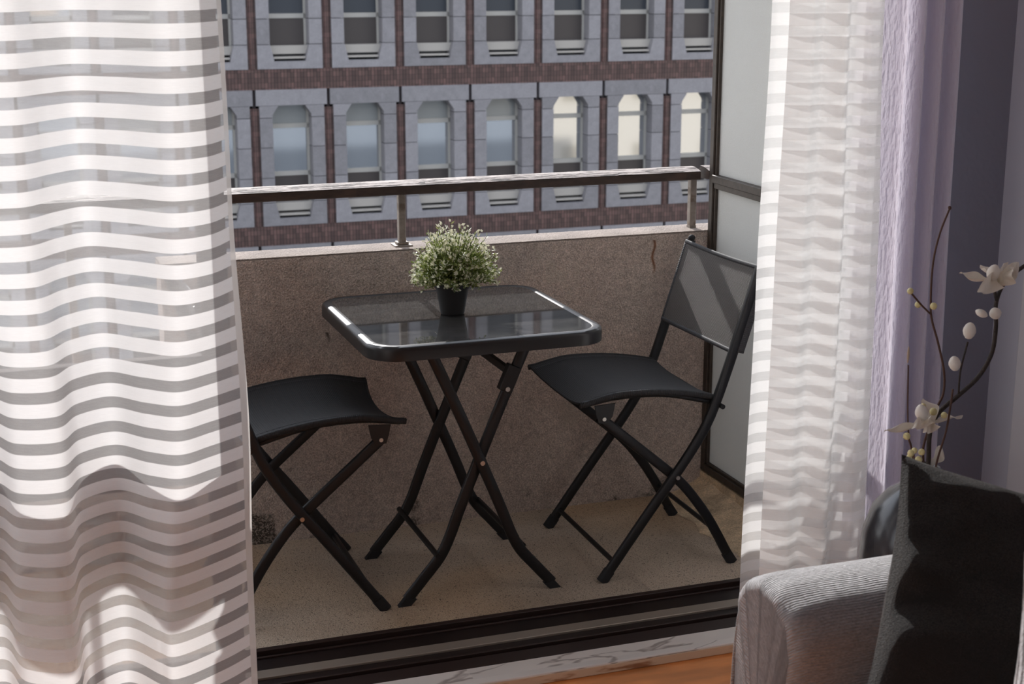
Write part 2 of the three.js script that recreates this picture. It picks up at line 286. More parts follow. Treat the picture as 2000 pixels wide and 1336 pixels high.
// ---------------------------------------------------------------- handrail
function railing(x0, x1, posts, label) {
  const o = thing('balcony_railing', label, 'railing', [0, 0, 0]);
  const zb = -0.075, zf = -0.01;
  const sec = [[0.9948, zf], [0.9988, zf - 0.012], [1.0025, -0.045], [1.004, -0.061], [1.0023, zb + 0.004], [0.9963, zb], [0.970, zb], [0.968, zb + 0.004], [0.9712, zf - 0.004], [0.974, zf]];
  const shape = new THREE.Shape(sec.map(([y, z]) => new THREE.Vector2(z, y)));
  const g = new THREE.ExtrudeGeometry(shape, { depth: x1 - x0, bevelEnabled: false }).rotateY(Math.PI / 2);   // shape x -> -z
  g.scale(1, 1, -1);
  g.index ?? null;
  const p = g.attributes.position; for (let i = 0; i < p.count; i++) p.setX(i, p.getX(i) + x0);
  // scale() with a negative factor turns the faces inside out: swap the winding
  for (const k of ['position', 'normal', 'uv']) { const a = g.attributes[k], n = a.itemSize; for (let i = 0; i < a.count; i += 3) for (let c = 0; c < n; c++) { const t = a.array[(i + 1) * n + c]; a.array[(i + 1) * n + c] = a.array[(i + 2) * n + c]; a.array[(i + 2) * n + c] = t; } }
  g.computeVertexNormals(); boxUV(g);
  mesh('handrail', g, M.railDark, o);
  const top = grid(160, 8, (u, v) => { const z = lerp(zf, zb + 0.004, v), y = 0.9958 + 0.0085 * Math.sin(Math.min(1, v * 1.15) * Math.PI / 2); return V(lerp(x0, x1, u), y + 0.0009, z); }, (u, v) => [lerp(x0, x1, u), v * 0.07]);
  tag(mesh('paint_layer', top, M.railTop, o), 'flaking pale paint');
  for (const [px, flange, foot = 0.8195] of posts) {
    const q = mesh('post', rbox(px - 0.0105, px + 0.0105, foot + 0.0065, 0.9705, -0.072, -0.049, 0.004), M.railPost, o);
    if (flange) mesh('flange', merge([rbox(px - 0.026, px + 0.026, foot, foot + 0.005, -0.086, -0.035, 0.002), rbox(px - 0.017, px + 0.017, foot + 0.005, foot + 0.013, -0.077, -0.044, 0.003)]), M.railPost, q);
    else mesh('foot_plate', rbox(px - 0.0105, px + 0.0105, 0.8195, 0.828, -0.072, -0.049, 0.001), M.railPost, q);
  }
}
railing(-1.3, 2.048, [[-0.672, true, 0.5], [0.234, true, 0.5], [1.14, true], [2.046, false]], 'brown handrail with flaking pale paint on posts along the parapet');
railing(2.075, 3.4, [[2.95, true]], 'continuation of the flaking handrail beyond the frosted partition');

// ---------------------------------------------------------------- folding chairs
M.black = std({ color: rgb(31, 31, 32), roughness: 0.42, metalness: 0.25 });
M.rubber = std({ color: rgb(28, 28, 30), roughness: 0.75 });
M.screw = std({ color: rgb(190, 186, 180), roughness: 0.3, metalness: 0.9 });
{
  const weave = tex(256, 256, (u, v, i, j) => { const a = Math.sin(u * 2 * Math.PI * 24) * 0.5 + 0.5, b = Math.sin(v * 2 * Math.PI * 24) * 0.5 + 0.5; return 0.25 + 0.6 * a * (0.6 + 0.4 * b); }, false, 0.12);
  M.sling = std({ color: rgb(36, 36, 37), roughness: 0.7, bumpMap: weave, bumpScale: 0.0012 });
  M.mesh = std({ color: rgb(106, 103, 100), roughness: 0.38, bumpMap: tex(256, 256, (u, v) => 0.85 * Math.abs(Math.sin(u * Math.PI * 16)) + 0.15 * Math.abs(Math.sin(v * Math.PI * 32)), false, 0.088), bumpScale: 0.006 });
  M.hem = std({ color: rgb(60, 60, 62), roughness: 0.7, bumpMap: weave, bumpScale: 0.002 });
}
function makeChair() {
  const o = thing('folding_chair', '', 'chair', [0, 0, 0], 0, 'black folding chairs at the bistro table');
  const ZL = 0.213, ZS = 0.195;
  const long = [[0.235, 0.826], [0.2, 0.712], [0.165, 0.602], [0.128, 0.492], [0.097, 0.415], [0.057, 0.348], [0.011, 0.283], [-0.05, 0.203], [-0.12, 0.108], [-0.19, 0.012]];
  const short = [[-0.204, 0.452], [-0.112, 0.374], [-0.036, 0.31], [0.011, 0.269], [0.052, 0.226], [0.112, 0.144], [0.186, 0.012]];
  for (const s of [1, -1]) {
    const lg = mesh('back_post', flatLeg(long, 0.0265, 0.017).translate(0, 0, s * ZL), M.black, o);
    mesh('cap', new THREE.SphereGeometry(0.0105, 14, 10).scale(1, 0.9, 0.85).translate(0.2365, 0.831, s * ZL), M.rubber, lg);
    mesh('foot', flatLeg([[-0.176, 0.031], [-0.199, 0.0005]], 0.030, 0.020, 4).translate(0, 0, s * ZL), M.rubber, lg);
    mesh('screw', new THREE.CylinderGeometry(0.0055, 0.0055, 0.005, 16).rotateX(Math.PI / 2).translate(0.011, 0.272, s * (ZL + 0.0095)), M.screw, lg);
    const sg = mesh('leg', flatLeg(short, 0.027, 0.015).translate(0, 0, s * ZS), M.black, o);
    mesh('foot', flatLeg([[0.174, 0.031], [0.194, 0.0005]], 0.029, 0.017, 4).translate(0, 0, s * ZS), M.rubber, sg);
    const br = new THREE.Shape([[-0.222, 0.487], [-0.165, 0.49], [-0.172, 0.455], [-0.188, 0.436], [-0.21, 0.44], [-0.217, 0.462]].map((q) => new THREE.Vector2(...q)));
    const bk = mesh('bracket', new THREE.ExtrudeGeometry(br, { depth: 0.004, bevelEnabled: false }).translate(0, 0, s > 0 ? ZS + 0.0078 : -ZS - 0.0118), M.black, o);
    mesh('screw', new THREE.CylinderGeometry(0.0052, 0.0052, 0.004, 16).rotateX(Math.PI / 2).translate(-0.196, 0.45, s * (ZS + 0.0135)), M.screw, bk);
    mesh('seat_rail', toCreasedNormals(sweep(curve([[-0.25, 0.488], [-0.16, 0.501], [-0.02, 0.497], [0.118, 0.465]], 20), round(0.0085, 10), V(0, 0, 1)), 0.7).translate(0, 0, s * 0.19), M.black, o);
  }
  mesh('stretcher', rod(V(-0.163, 0.052, -ZL), V(-0.163, 0.052, ZL), 0.007), M.black, o);
  mesh('stretcher', rod(V(0.142, 0.098, -ZS), V(0.142, 0.098, ZS), 0.007), M.black, o);
  mesh('hinge_rod', rod(V(0.132, 0.459, -0.226), V(0.132, 0.459, 0.231), 0.0068), M.black, o);
  // seat: sling between the rails, free edge sagging at the front
  const railY = (x) => { const u = clamp((x + 0.25) / 0.37, 0, 1); return 0.488 + 0.052 * u - 0.075 * u * u + 0.011 * Math.min(1, u * 4); };
  const seatAt = (u, v, off) => { const w = 2 * v - 1, sag = (1 - w * w), fr = Math.pow(1 - u, 2); const x = lerp(-0.262, 0.12, u) + 0.02 * sag * fr, over = Math.abs(w) > 0.93 ? -0.004 * ((Math.abs(w) - 0.93) / 0.07) : 0; return V(x, railY(x) + 0.011 + over - sag * (0.016 + 0.016 * fr) - off, w * 0.203); };
  const upper = grid(24, 28, (u, v) => seatAt(u, v, 0), (u, v) => [u * 0.38, v * 0.4]), lower = grid(24, 28, (u, v) => seatAt(u, 1 - v, 0.003), (u, v) => [u * 0.38, v * 0.4]);
  const rim = []; for (let i = 0; i <= 28; i++) rim.push(seatAt(0, i / 28, 0.0015));
  mesh('seat', merge([upper, lower, sweep(rim, round(0.0032, 6), V(1, 0, 0)), ...[-1, 1].map((s) => { const l = []; for (let i = 0; i <= 20; i++) l.push(seatAt(i / 20, (s + 1) / 2, 0.004)); return sweep(l, oval(0.016, 0.012, 10, 1), V(0, 0, 1)); })]), M.sling, o);
  for (const v0 of [0.06, 0.94]) mesh('seat_hem', grid(24, 2, (u, v) => seatAt(u, v0 + (v - 0.5) * 0.012, -0.0012), (u, v) => [u * 0.38, v * 0.02]), M.hem, o);
  // backrest: ribbed mesh cloth stretched between the posts, pocket round each post
  const bx = (y) => 0.165 + (y - 0.602) * 0.3125;
  const backAt = (u, v, off) => { const w = 2 * u - 1, bow = (1 - w * w); const y = lerp(0.60, 0.822, v) - 0.004 * bow * v; return V(bx(y) - 0.0155 + 0.018 * u + off, y, w * 0.212); };
  const buv = (u, v) => [u * 0.42, v * 0.23], front = grid(24, 14, (u, v) => backAt(u, v, 0), buv), rear = grid(24, 8, (u, v) => backAt(1 - u, v, 0.003), buv);
  mesh('backrest', merge([front, rear]), M.mesh, o);
  for (const v of [0, 1]) { const l = []; for (let i = 0; i <= 30; i++) l.push(backAt(i / 30, v, 0.001)); mesh('hem', sweep(l, oval(0.013, 0.009, 10, 1), V(1, 0, 0)), M.hem, o); }
  for (const s of [0, 1]) { const l = []; for (let i = 0; i <= 14; i++) { const q = backAt(s, i / 14, 0); q.x += 0.0135; l.push(q); } mesh('pocket', sweep(l, oval(0.030, 0.020, 14, 0.8), V(0, 0, 1)), M.hem, o); }
  return o;
}
{
  const c = makeChair(); c.position.set(1.70, 0, 0.366); c.rotation.y = -0.02;
  c.userData.label = 'black folding chair with its mesh backrest in view beside the partition';
  const d = c.clone(); d.name = numbered('folding_chair'); d.userData = { ...c.userData, label: 'black folding chair half hidden behind the striped curtain' };
  scene.add(d); d.position.set(0.714, 0, 0.34); d.rotation.y = Math.PI;
}

// ---------------------------------------------------------------- folding table
{
  const o = thing('folding_table', 'black folding bistro table with a dark glass top', 'table', [1.165, 0, 0.376]);
  const H = 0.7166, half = 0.306, rad = 0.085;
  const ring = (h, r, n = 10) => { const l = []; for (const [cx, cz, a0] of [[1, 1, 0], [-1, 1, 1], [-1, -1, 2], [1, -1, 3]]) for (let i = 0; i <= n; i++) { const a = (a0 + i / n) * Math.PI / 2; l.push(V(cx * (h - r) + r * Math.cos(a), 0, cz * (h - r) + r * Math.sin(a))); } return l; };
  const pts = ring(half - 0.013, rad - 0.013).map((p) => p.setY(H - 0.018));
  const sec = [[0.013, -0.0175], [0.013, 0.006], [0.011, 0.013], [0.006, 0.017], [0, 0.018], [-0.008, 0.018], [-0.0125, 0.0165], [-0.013, 0.012], [-0.013, -0.0175]];
  const rimGeo = sweep(pts, sec, V(0, 1, 0), true);
  mesh('rim', toCreasedNormals(rimGeo, 0.8), M.tableRim = std({ color: rgb(44, 43, 43), roughness: 0.34, metalness: 0.3 }), o);
  const gs = new THREE.Shape(ring(half - 0.024, rad - 0.024).map((p) => new THREE.Vector2(p.x, -p.z)));
  const dust = tex(512, 512, (u, v, i, j) => { const k = 0.17 + 0.10 * fbm(u * 18, v * 40, 401, 4) + (vnoise(i / 1.5, j / 1.5, 405) > 0.9 ? 0.06 : 0); return [0.98 * k, 0.96 * k, 0.94 * k].map((q) => q + 0.05); }, true, 0.5);
  const glassMat = phy({ map: dust, roughness: 0.035, ior: 1.52, roughnessMap: null });
  tag(mesh('glass_top', boxUV(new THREE.ExtrudeGeometry(gs, { depth: 0.005, bevelEnabled: false }).rotateX(-Math.PI / 2).translate(0, H - 0.0065, 0)), glassMat, o), 'dark reflecting glass top');
  const ZN = 0.186;
  for (const s of [1, -1]) {
    const zA = s * ZN, zB = s * (ZN - 0.015);
    const a = [[-0.136, 0.683], [-0.07, 0.535], [0.002, 0.366], [0.05, 0.25], [0.086, 0.158], [0.108, 0.118], [0.15, 0.068], [0.1945, 0.0165]], b = a.map(([x, y]) => [-x, y]);
    const la = mesh('leg', flatLeg(a, 0.029, 0.0145, 40).translate(0, 0, zA), M.black, o), lb = mesh('leg', flatLeg(b, 0.029, 0.0145, 40).translate(0, 0, zB), M.black, o);
    for (const [l, d, z] of [[la, 1, zA], [lb, -1, zB]]) {
      const f = new THREE.Shape([[0.187, 0.0], [0.2195, 0.0], [0.2005, 0.0225], [0.1715, 0.0165]].map(([x, y]) => new THREE.Vector2(d * x, y)));
      mesh('foot', new THREE.ExtrudeGeometry(f, { depth: 0.016, bevelEnabled: false }).translate(0, 0, z - 0.008), M.rubber, l);
    }
    mesh('screw', new THREE.CylinderGeometry(0.0062, 0.0062, 0.005, 16).rotateX(Math.PI / 2).translate(0.002, 0.368, s * (ZN + 0.009)), M.screw, la);
    // latch bracket on the second leg
    const dir = Math.atan2(0.317, 0.138), bg = rbox(-0.035, 0.035, -0.0185, 0.0185, -0.012, 0.012, 0.003).rotateZ(dir).translate(0.082, 0.578, zB);
    const bk = mesh('latch_bracket', bg, M.black, o);
    mesh('screw', new THREE.CylinderGeometry(0.0062, 0.0062, 0.005, 16).rotateX(Math.PI / 2).translate(0.073, 0.553, s * (ZN - 0.001)), M.screw, bk);
    mesh('top_rail', rbox(-0.2, 0.2, 0.672, 0.684, s * ZN - 0.012, s * ZN + 0.012, 0.003), M.black, o);
  }
  mesh('crossbar', rbox(0.076, 0.088, 0.585, 0.607, -ZN + 0.015, ZN - 0.015, 0.003), M.black, o);
  mesh('stretcher', rod(V(-0.115, 0.128, -ZN), V(-0.115, 0.128, ZN), 0.0075), M.black, o);
  mesh('stretcher', rod(V(0.115, 0.128, -ZN), V(0.115, 0.128, ZN), 0.0075), M.black, o);
}

// ---------------------------------------------------------------- potted plant on the table
{
  const o = thing('potted_plant', 'small potted plant with pale tipped green leaves on the table', 'plant', [1.152, 0.7152, 0.376]);
  mesh('pot', lathe([[0.0001, 0], [0.029, 0], [0.031, 0.004], [0.0425, 0.07], [0.0462, 0.0705], [0.0468, 0.083], [0.0445, 0.084], [0.0435, 0.074], [0.0001, 0.072]], 36), std({ color: rgb(36, 35, 35), roughness: 0.55 }), o);
  const leaf = (L, W) => { const g = new THREE.BufferGeometry(), p = [0, 0, 0, -W, L * 0.5, 0.15 * L, 0, L * 0.5, 0.05 * L, W, L * 0.5, 0.15 * L, 0, L, 0.1 * L]; g.setAttribute('position', new THREE.Float32BufferAttribute(p, 3)); g.setIndex([0, 2, 1, 0, 3, 2, 1, 2, 4, 2, 3, 4]); g.computeVertexNormals(); g.setAttribute('uv', new THREE.Float32BufferAttribute(new Array(10).fill(0), 2)); return g; };
  const greens = [[], [], []], pale = [], stems = [], up = V(0, 1, 0), q = new THREE.Quaternion(), m4 = new THREE.Matrix4();
  const put = (list, L, W, pos, dir) => { q.setFromUnitVectors(up, dir); const g = leaf(L, W); g.rotateY(rr(0, 6.28)); m4.makeRotationFromQuaternion(q); g.applyMatrix4(m4).translate(pos.x, pos.y, pos.z); list.push(g); };
  for (let k = 0; k < 520; k++) {
    const a = k * 2.39996 + rr(-0.2, 0.2), e = Math.acos(1 - (k + 0.5) / 520 * 1.22), R = 0.088 + 0.010 * Math.sin(3 * a + 1) + rr(-0.022, 0.012);
    const dir = V(Math.sin(e) * Math.cos(a), Math.cos(e) * 1.5 + 0.06, Math.sin(e) * Math.sin(a)), base = V(dir.x * 0.02, 0.08, dir.z * 0.02), tip = base.clone().addScaledVector(dir, R);
    tip.y = Math.max(tip.y, 0.079 + 0.03 * rnd());
    const mid = base.clone().lerp(tip, 0.5).add(V(0, 0.012, 0)), c = new THREE.QuadraticBezierCurve3(base, mid, tip);
    stems.push(sweep(c.getPoints(3), round(0.0007, 3), V(0.3, 0.1, 0.9)));
    const n = 15;
    for (let i = 0; i < n; i++) {
      const t = 0.42 + 0.58 * (i / (n - 1)), p = c.getPoint(t), d = c.getTangent(t).multiplyScalar(0.6).add(V(rr(-1, 1), rr(-0.6, 1), rr(-1, 1)).normalize().multiplyScalar(0.9)).normalize();
      const tipness = t > 0.86 && rnd() < (p.y > 0.15 ? 0.8 : 0.55);
      put(tipness ? pale : greens[Math.floor(rnd() * 3)], rr(0.008, 0.0135), rr(0.0018, 0.0030) * (tipness ? 1.5 : 1), p, d);
    }
  }
  const lm = (r, g, b) => phy({ color: rgb(r, g, b), roughness: 0.6, side: THREE.DoubleSide, transmission: 0.5, thickness: 0 });
  [[150, 164, 86], [178, 188, 118], [122, 138, 72]].forEach((c, i) => { mesh('leaves', merge(greens[i]), lm(...c), o).userData.kind = 'stuff'; });
  const pl = mesh('pale_leaf_tips', merge(pale), lm(242, 240, 216), o); pl.userData.kind = 'stuff'; pl.userData.label = 'creamy white leaf tips';
  mesh('stems', merge(stems), std({ color: rgb(84, 94, 52) }), o).userData.kind = 'stuff';
}

// ---------------------------------------------------------------- curtains
function stripeTex(sheer, opaque, weaveSeed) {   // one repeat: 0.25 m wide, one stripe pair high
  return tex(512, 256, (u, v, i, j) => {
    const s = smooth(v, 0.0, 0.02) * (1 - smooth(v, 0.45, 0.47)), k = 0.06 * (vnoise(i / 2, j / 1.2, weaveSeed) - 0.5) + 0.07 * (fbm(u * 10, v * 60, weaveSeed + 3, 3, 10, 60) - 0.5);
    return clamp(lerp(opaque, sheer, s) + k, 0, 1);
  }, false, 0.25, STRIPE);
}
const STRIPE = 0.0486, STRIPE_AT = 1.1524;
const clothUV = (pathLen) => (u, v, p) => [pathLen(u), p.y - STRIPE_AT];
function drape(keysBy, yTop, yBottom, nu, nv) {
  // keysBy: list of [y, [[x, z] ...]] from low to high, the same number of keys each; between them the folds glide
  const curves = keysBy.map(([y, k]) => [y, new THREE.CatmullRomCurve3(k.map(([x, z]) => V(x, 0, z)), false, 'centripetal')]);
  const lookup = (u, y) => {
    let i = 0; while (i < curves.length - 2 && y > curves[i + 1][0]) i++;
    const [ya, a] = curves[i], [yb, b] = curves[i + 1], t = smooth(y, ya, yb);
    const p = a.getPoint(u).lerp(b.getPoint(u), t); return V(p.x, y, p.z);
  };
  const len = curves[0][1].getLength();
  return { geo: (u0 = 0, u1 = 1) => grid(nu, nv, (u, v) => lookup(lerp(u0, u1, u), lerp(yBottom, yTop, v)), (u, v, p) => [lerp(u0, u1, u) * len, p.y - STRIPE_AT]), lookup };
}
const cloth = (o) => phy({ roughness: 1, side: THREE.DoubleSide, thickness: 0, transmission: 0.46, specularIntensity: 0.2, transparent: true, ...o });
{
  const DZ = 0.07, left = [[-0.46, 1.10], [-0.37, 1.16], [-0.28, 1.06], [-0.18, 1.16], [-0.085, 1.03]];
  const bot = [[-0.012, 1.015], [0.031, 1.136], [0.115, 1.175], [0.154, 1.054], [0.232, 0.999], [0.292, 1.088], [0.315, 1.118], [0.425, 1.063], [0.505, 1.000]];
  const mid = [[0.0, 1.07], [0.045, 1.155], [0.122, 1.171], [0.165, 1.095], [0.231, 1.065], [0.292, 1.135], [0.345, 1.172], [0.41, 1.135], [0.499, 1.072]];
  const up = [[0.0, 1.145], [0.06, 1.162], [0.095, 1.155], [0.15, 1.085], [0.205, 1.038], [0.275, 1.09], [0.36, 1.177], [0.423, 1.152], [0.488, 1.045]];
  const k = (l) => [...left, ...l].map(([x, z]) => [x * (EYE.z - z - DZ) / (EYE.z - z), z + DZ]);
  const d = drape([[0.343, k(bot)], [0.69, k(mid)], [1.17, k(up)], [2.3, k(up).map(([x, z]) => [x * 0.96, lerp(z, 1.17, 0.35)])]], 2.31, -0.012, 300, 80);
  const o = thing('striped_curtain', 'white sheer curtain with horizontal stripes hanging wide beside the chair', 'curtain');
  mesh('cloth', d.geo(0, 0.985), cloth({ color: rgb(247, 247, 247), alphaMap: stripeTex(0.38, 0.97, 501) }), o);
  mesh('side_hem', d.geo(0.985, 1), cloth({ color: rgb(246, 244, 240), opacity: 0.8 }), o);
}
{
  const B = [[1.632, 1.085], [1.66, 1.072], [1.72, 1.075], [1.79, 1.062], [1.86, 1.075], [1.93, 1.066], [1.951, 1.095], [1.93, 1.13], [1.885, 1.15], [1.84, 1.128], [1.80, 1.17], [1.755, 1.135], [1.715, 1.15], [1.678, 1.132], [1.662, 1.12]];
  const T = B.map(([x, z], i) => [x + 0.022 - 0.05 * clamp((x - 1.63) / 0.32, 0, 1), lerp(z, 1.13, 0.1)]);
  const d = drape([[0.2, B], [0.9, B.map(([x, z], i) => [x + 0.012 - 0.02 * clamp((x - 1.63) / 0.32, 0, 1) + 0.003 * Math.sin(i * 2.1), z])], [1.5, T], [2.3, T]], 2.31, -0.012, 320, 70);
  const o = thing('striped_curtain', 'white sheer striped curtain gathered in narrow folds beside the lavender drape', 'curtain');
  mesh('cloth', d.geo(), cloth({ color: rgb(250, 250, 249), transmission: 0.38, alphaMap: stripeTex(0.66, 0.92, 511) }), o);
}
{
  const crinkle = tex(512, 512, (u, v, i, j) => fbm(u * 60, v * 16, 521, 4, 60, 16), false, 0.35);
  const B = [[1.915, 1.034], [1.945, 1.04], [1.968, 1.085], [1.985, 1.125], [2.01, 1.09], [2.03, 1.13], [2.05, 1.085], [2.07, 1.14], [2.09, 1.095], [2.115, 1.14], [2.135, 1.10]];
  const d = drape([[0.2, B], [1.2, B.map(([x, z]) => [x - 0.012, z])], [2.3, B.map(([x, z]) => [x - 0.024, z])]], 2.31, -0.012, 160, 40);
  const o = thing('lavender_drape', 'lavender crinkled drape hanging beside the dark wall', 'drape');
  mesh('cloth', d.geo(), cloth({ color: rgb(214, 208, 219), transparent: false, transmission: 0.5, bumpMap: crinkle, bumpScale: 0.004 }), o);
}
{
  for (const [x0, x1, z, label] of [[-0.8, 0.62, 1.18, 'curtain rod carrying the wide striped curtain'], [1.5, 2.3, 1.14, 'curtain rod carrying the gathered curtain and the lavender drape']]) {
    const o = thing('curtain_rod', label, 'curtain rod', [0, 2.325, z]);
    mesh('rod', rod(V(x0, 0, 0), V(x1, 0, 0), 0.012), M.trimWhite, o);
    for (const x of [x0 + 0.06, x1 - 0.06]) mesh('holder', rbox(x - 0.01, x + 0.01, -0.012, 0.012, 1.0 - z, 0.005, 0.003), M.trimWhite, o);
  }
}

// ---------------------------------------------------------------- armchair, cushions
{
  const rib = tex(512, 512, (u, v, i, j) => { const s = Math.sin((u * 44 + 1.1 * fbm(u * 6, v * 6, 601, 3, 6, 6)) * 2 * Math.PI) * 0.5 + 0.5; return 0.2 + 0.6 * s * (0.55 + 0.45 * vnoise(i / 3, j / 9, 605)) + 0.2 * vnoise(i / 2, j / 2, 607); }, false, 0.22);
  const tone = tex(256, 256, (u, v, i, j) => { const k = 0.9 + 0.2 * vnoise(i / 2, j / 5, 611); return [0.70 * k, 0.695 * k, 0.70 * k]; }, true, 0.2);
  M.chenille = std({ map: tone, bumpMap: rib, bumpScale: 0.006, roughness: 0.95 });
  const o = thing('armchair', 'grey ribbed fabric armchair beside the gathered curtain', 'armchair', [1.19, FLOOR, 1.87]);
  const arm = () => { // section across z: rounded top, pillowed sides; swept along x
    const sec = []; const W = 0.105, Ht = 0.626;
    for (const [y, z] of [[0.07, -W], [0.3, -W - 0.004], [0.5, -W - 0.002]]) sec.push([y, z]);
    for (let i = 0; i <= 14; i++) { const a = Math.PI * (1 - i / 14); sec.push([Ht - 0.085 + 0.085 * Math.sin(a) ** 0.8, (W + 0.004) * Math.cos(a)]); }
    for (const [y, z] of [[0.5, W + 0.002], [0.3, W + 0.004], [0.07, W]]) sec.push([y, z]);
    const pos = [], uv = [], idx = [], xs = [0, 0.004, 0.012, 0.026, 0.05, 0.1, 0.2, 0.35, 0.5, 0.7, 0.88], ins = [0.022, 0.012, 0.006, 0.002, 0, 0, 0, 0, 0, 0, 0];
    xs.forEach((x, i) => { let run = 0; sec.forEach(([y, z], j) => { if (j) run += Math.hypot(y - sec[j - 1][0], z - sec[j - 1][1]); const yy = y > 0.1 ? y - ins[i] * (y / 0.626) : y, zz = z * (1 - ins[i] / 0.105), n = 0.006 * (fbm(x * 14 + 3, j * 0.7, 621, 3) - 0.5) + 0.004 * Math.sin(j * 2.3 + x * 30) * Math.exp(-x / 0.06); pos.push(x, yy + n, zz + n); uv.push(run, x + y * 0.35); }); });
    const m = sec.length; for (let i = 0; i < xs.length - 1; i++) for (let j = 0; j < m - 1; j++) { const a = i * m + j, b = a + 1, c = a + m, d = c + 1; idx.push(a, c, b, b, c, d); }
    const c = pos.length / 3; pos.push(-0.006, 0.3, 0); uv.push(0.3, 0); for (let j = 0; j < m; j++) idx.push(c, j, (j + 1) % m);
    const g = new THREE.BufferGeometry(); g.setAttribute('position', new THREE.Float32BufferAttribute(pos, 3)); g.setAttribute('uv', new THREE.Float32BufferAttribute(uv, 2)); g.setIndex(idx); g.computeVertexNormals(); return g;
  };
  const a1 = arm(), pip = [];
  for (const [y, z] of [[0.1, 0.098], [0.3, 0.1], [0.47, 0.085], [0.545, 0.06], [0.585, 0.02], [0.59, -0.03], [0.56, -0.075], [0.45, -0.1], [0.1, -0.1]]) pip.push(V(0.004, y, z));
  const A = mesh('arm', a1.translate(0, 0, 0.107), M.chenille, o); A.userData.label = 'ribbed arm in the sun';
  mesh('piping', tube(pip.map((p) => p.add(V(0, 0, 0.107))), 0.0035, 50, 8), M.chenille, A);
  mesh('arm', arm().translate(0, 0, 0.85), M.chenille, o);
  mesh('seat', rbox(0.03, 0.78, 0.2, 0.43, 0.214, 0.742, 0.05, 5), M.chenille, o);
  mesh('base', rbox(0.05, 0.88, 0.07, 0.2, 0.2, 0.76, 0.02), M.chenille, o);
  mesh('back', rbox(0.68, 0.9, 0.07, 0.84, 0.02, 0.93, 0.07, 5), M.chenille, o);
  for (const [x, z] of [[0.08, 0.08], [0.08, 0.88], [0.82, 0.08], [0.82, 0.88]]) mesh('leg', lathe([[0.0001, 0], [0.016, 0], [0.024, 0.075], [0.0001, 0.075]], 16).translate(x, 0, z), std({ color: rgb(50, 38, 30), roughness: 0.5 }), o);
}
function cushion(w, h, thick, n, wr, sd) {   // pinched-corner pillow in its own x-y plane, puffed along z
  const side = (s) => grid(n, n, (u, v) => {
    const a = 2 * u - 1, b = 2 * v - 1, e = Math.max(0, (1 - a * a) * (1 - b * b)), pull = 1 - 0.07 * (1 - a * a) * Math.abs(b) ** 6, pullx = 1 - 0.07 * (1 - b * b) * Math.abs(a) ** 6;
    const nz = wr * ((fbm(u * 5 + sd, v * 5, 701 + sd, 3) - 0.5) + 0.8 * Math.sin(Math.atan2(b, a) * 9 + 3 * fbm(u * 3, v * 3, 703, 2)) * smooth(Math.max(Math.abs(a), Math.abs(b)), 0.45, 0.9) * 0.5) * Math.min(1, e * 6);
    return V(s * a * w / 2 * pullx, b * h / 2 * pull, s * (thick / 2 * Math.pow(e, 0.42) + nz));
  }, (u, v) => [u * w, v * h]);
  return mergeVertices(merge([side(1), side(-1)]), 1e-4);
}
{
  const nap = tex(512, 512, (u, v, i, j) => 0.7 * vnoise(i / 6, j / 1.6, 711) + 0.3 * fbm(u * 20, v * 20, 713, 3, 20, 20), false, 0.12);
  const velvet = phy({ color: rgb(20, 18, 17), roughness: 0.9, sheen: 0.5, sheenColor: rgb(190, 176, 166), sheenRoughness: 0.45, bumpMap: nap, bumpScale: 0.004 });
  const o = thing('black_cushion', 'black plush cushion leaning on the armchair arm', 'cushion', [0, 0, 0]);
  const m = mesh('cover', cushion(0.46, 0.46, 0.15, 60, 0.022, 3), velvet, o);
  const X = V(0.88, -0.23, 0.42).normalize(), Yv = V(0.41, 0.82, -0.40), Z = X.clone().cross(Yv).normalize(), Y = Z.clone().cross(X).normalize();
  const pose = (q, corner, h) => { q.quaternion.setFromRotationMatrix(new THREE.Matrix4().makeBasis(X, Y, Z)); q.position.copy(corner).addScaledVector(X, h).addScaledVector(Y, -h); };
  pose(o, at(1765, 893, 2.12), 0.226);
  const k = thing('grey_cushion', 'light grey knitted cushion in front of the black cushion', 'cushion', [0, 0, 0]);
  mesh('cover', cushion(0.42, 0.42, 0.13, 40, 0.01, 8), M.chenille, k);
  pose(k, at(2005, 1085, 2.52), 0.206);
}

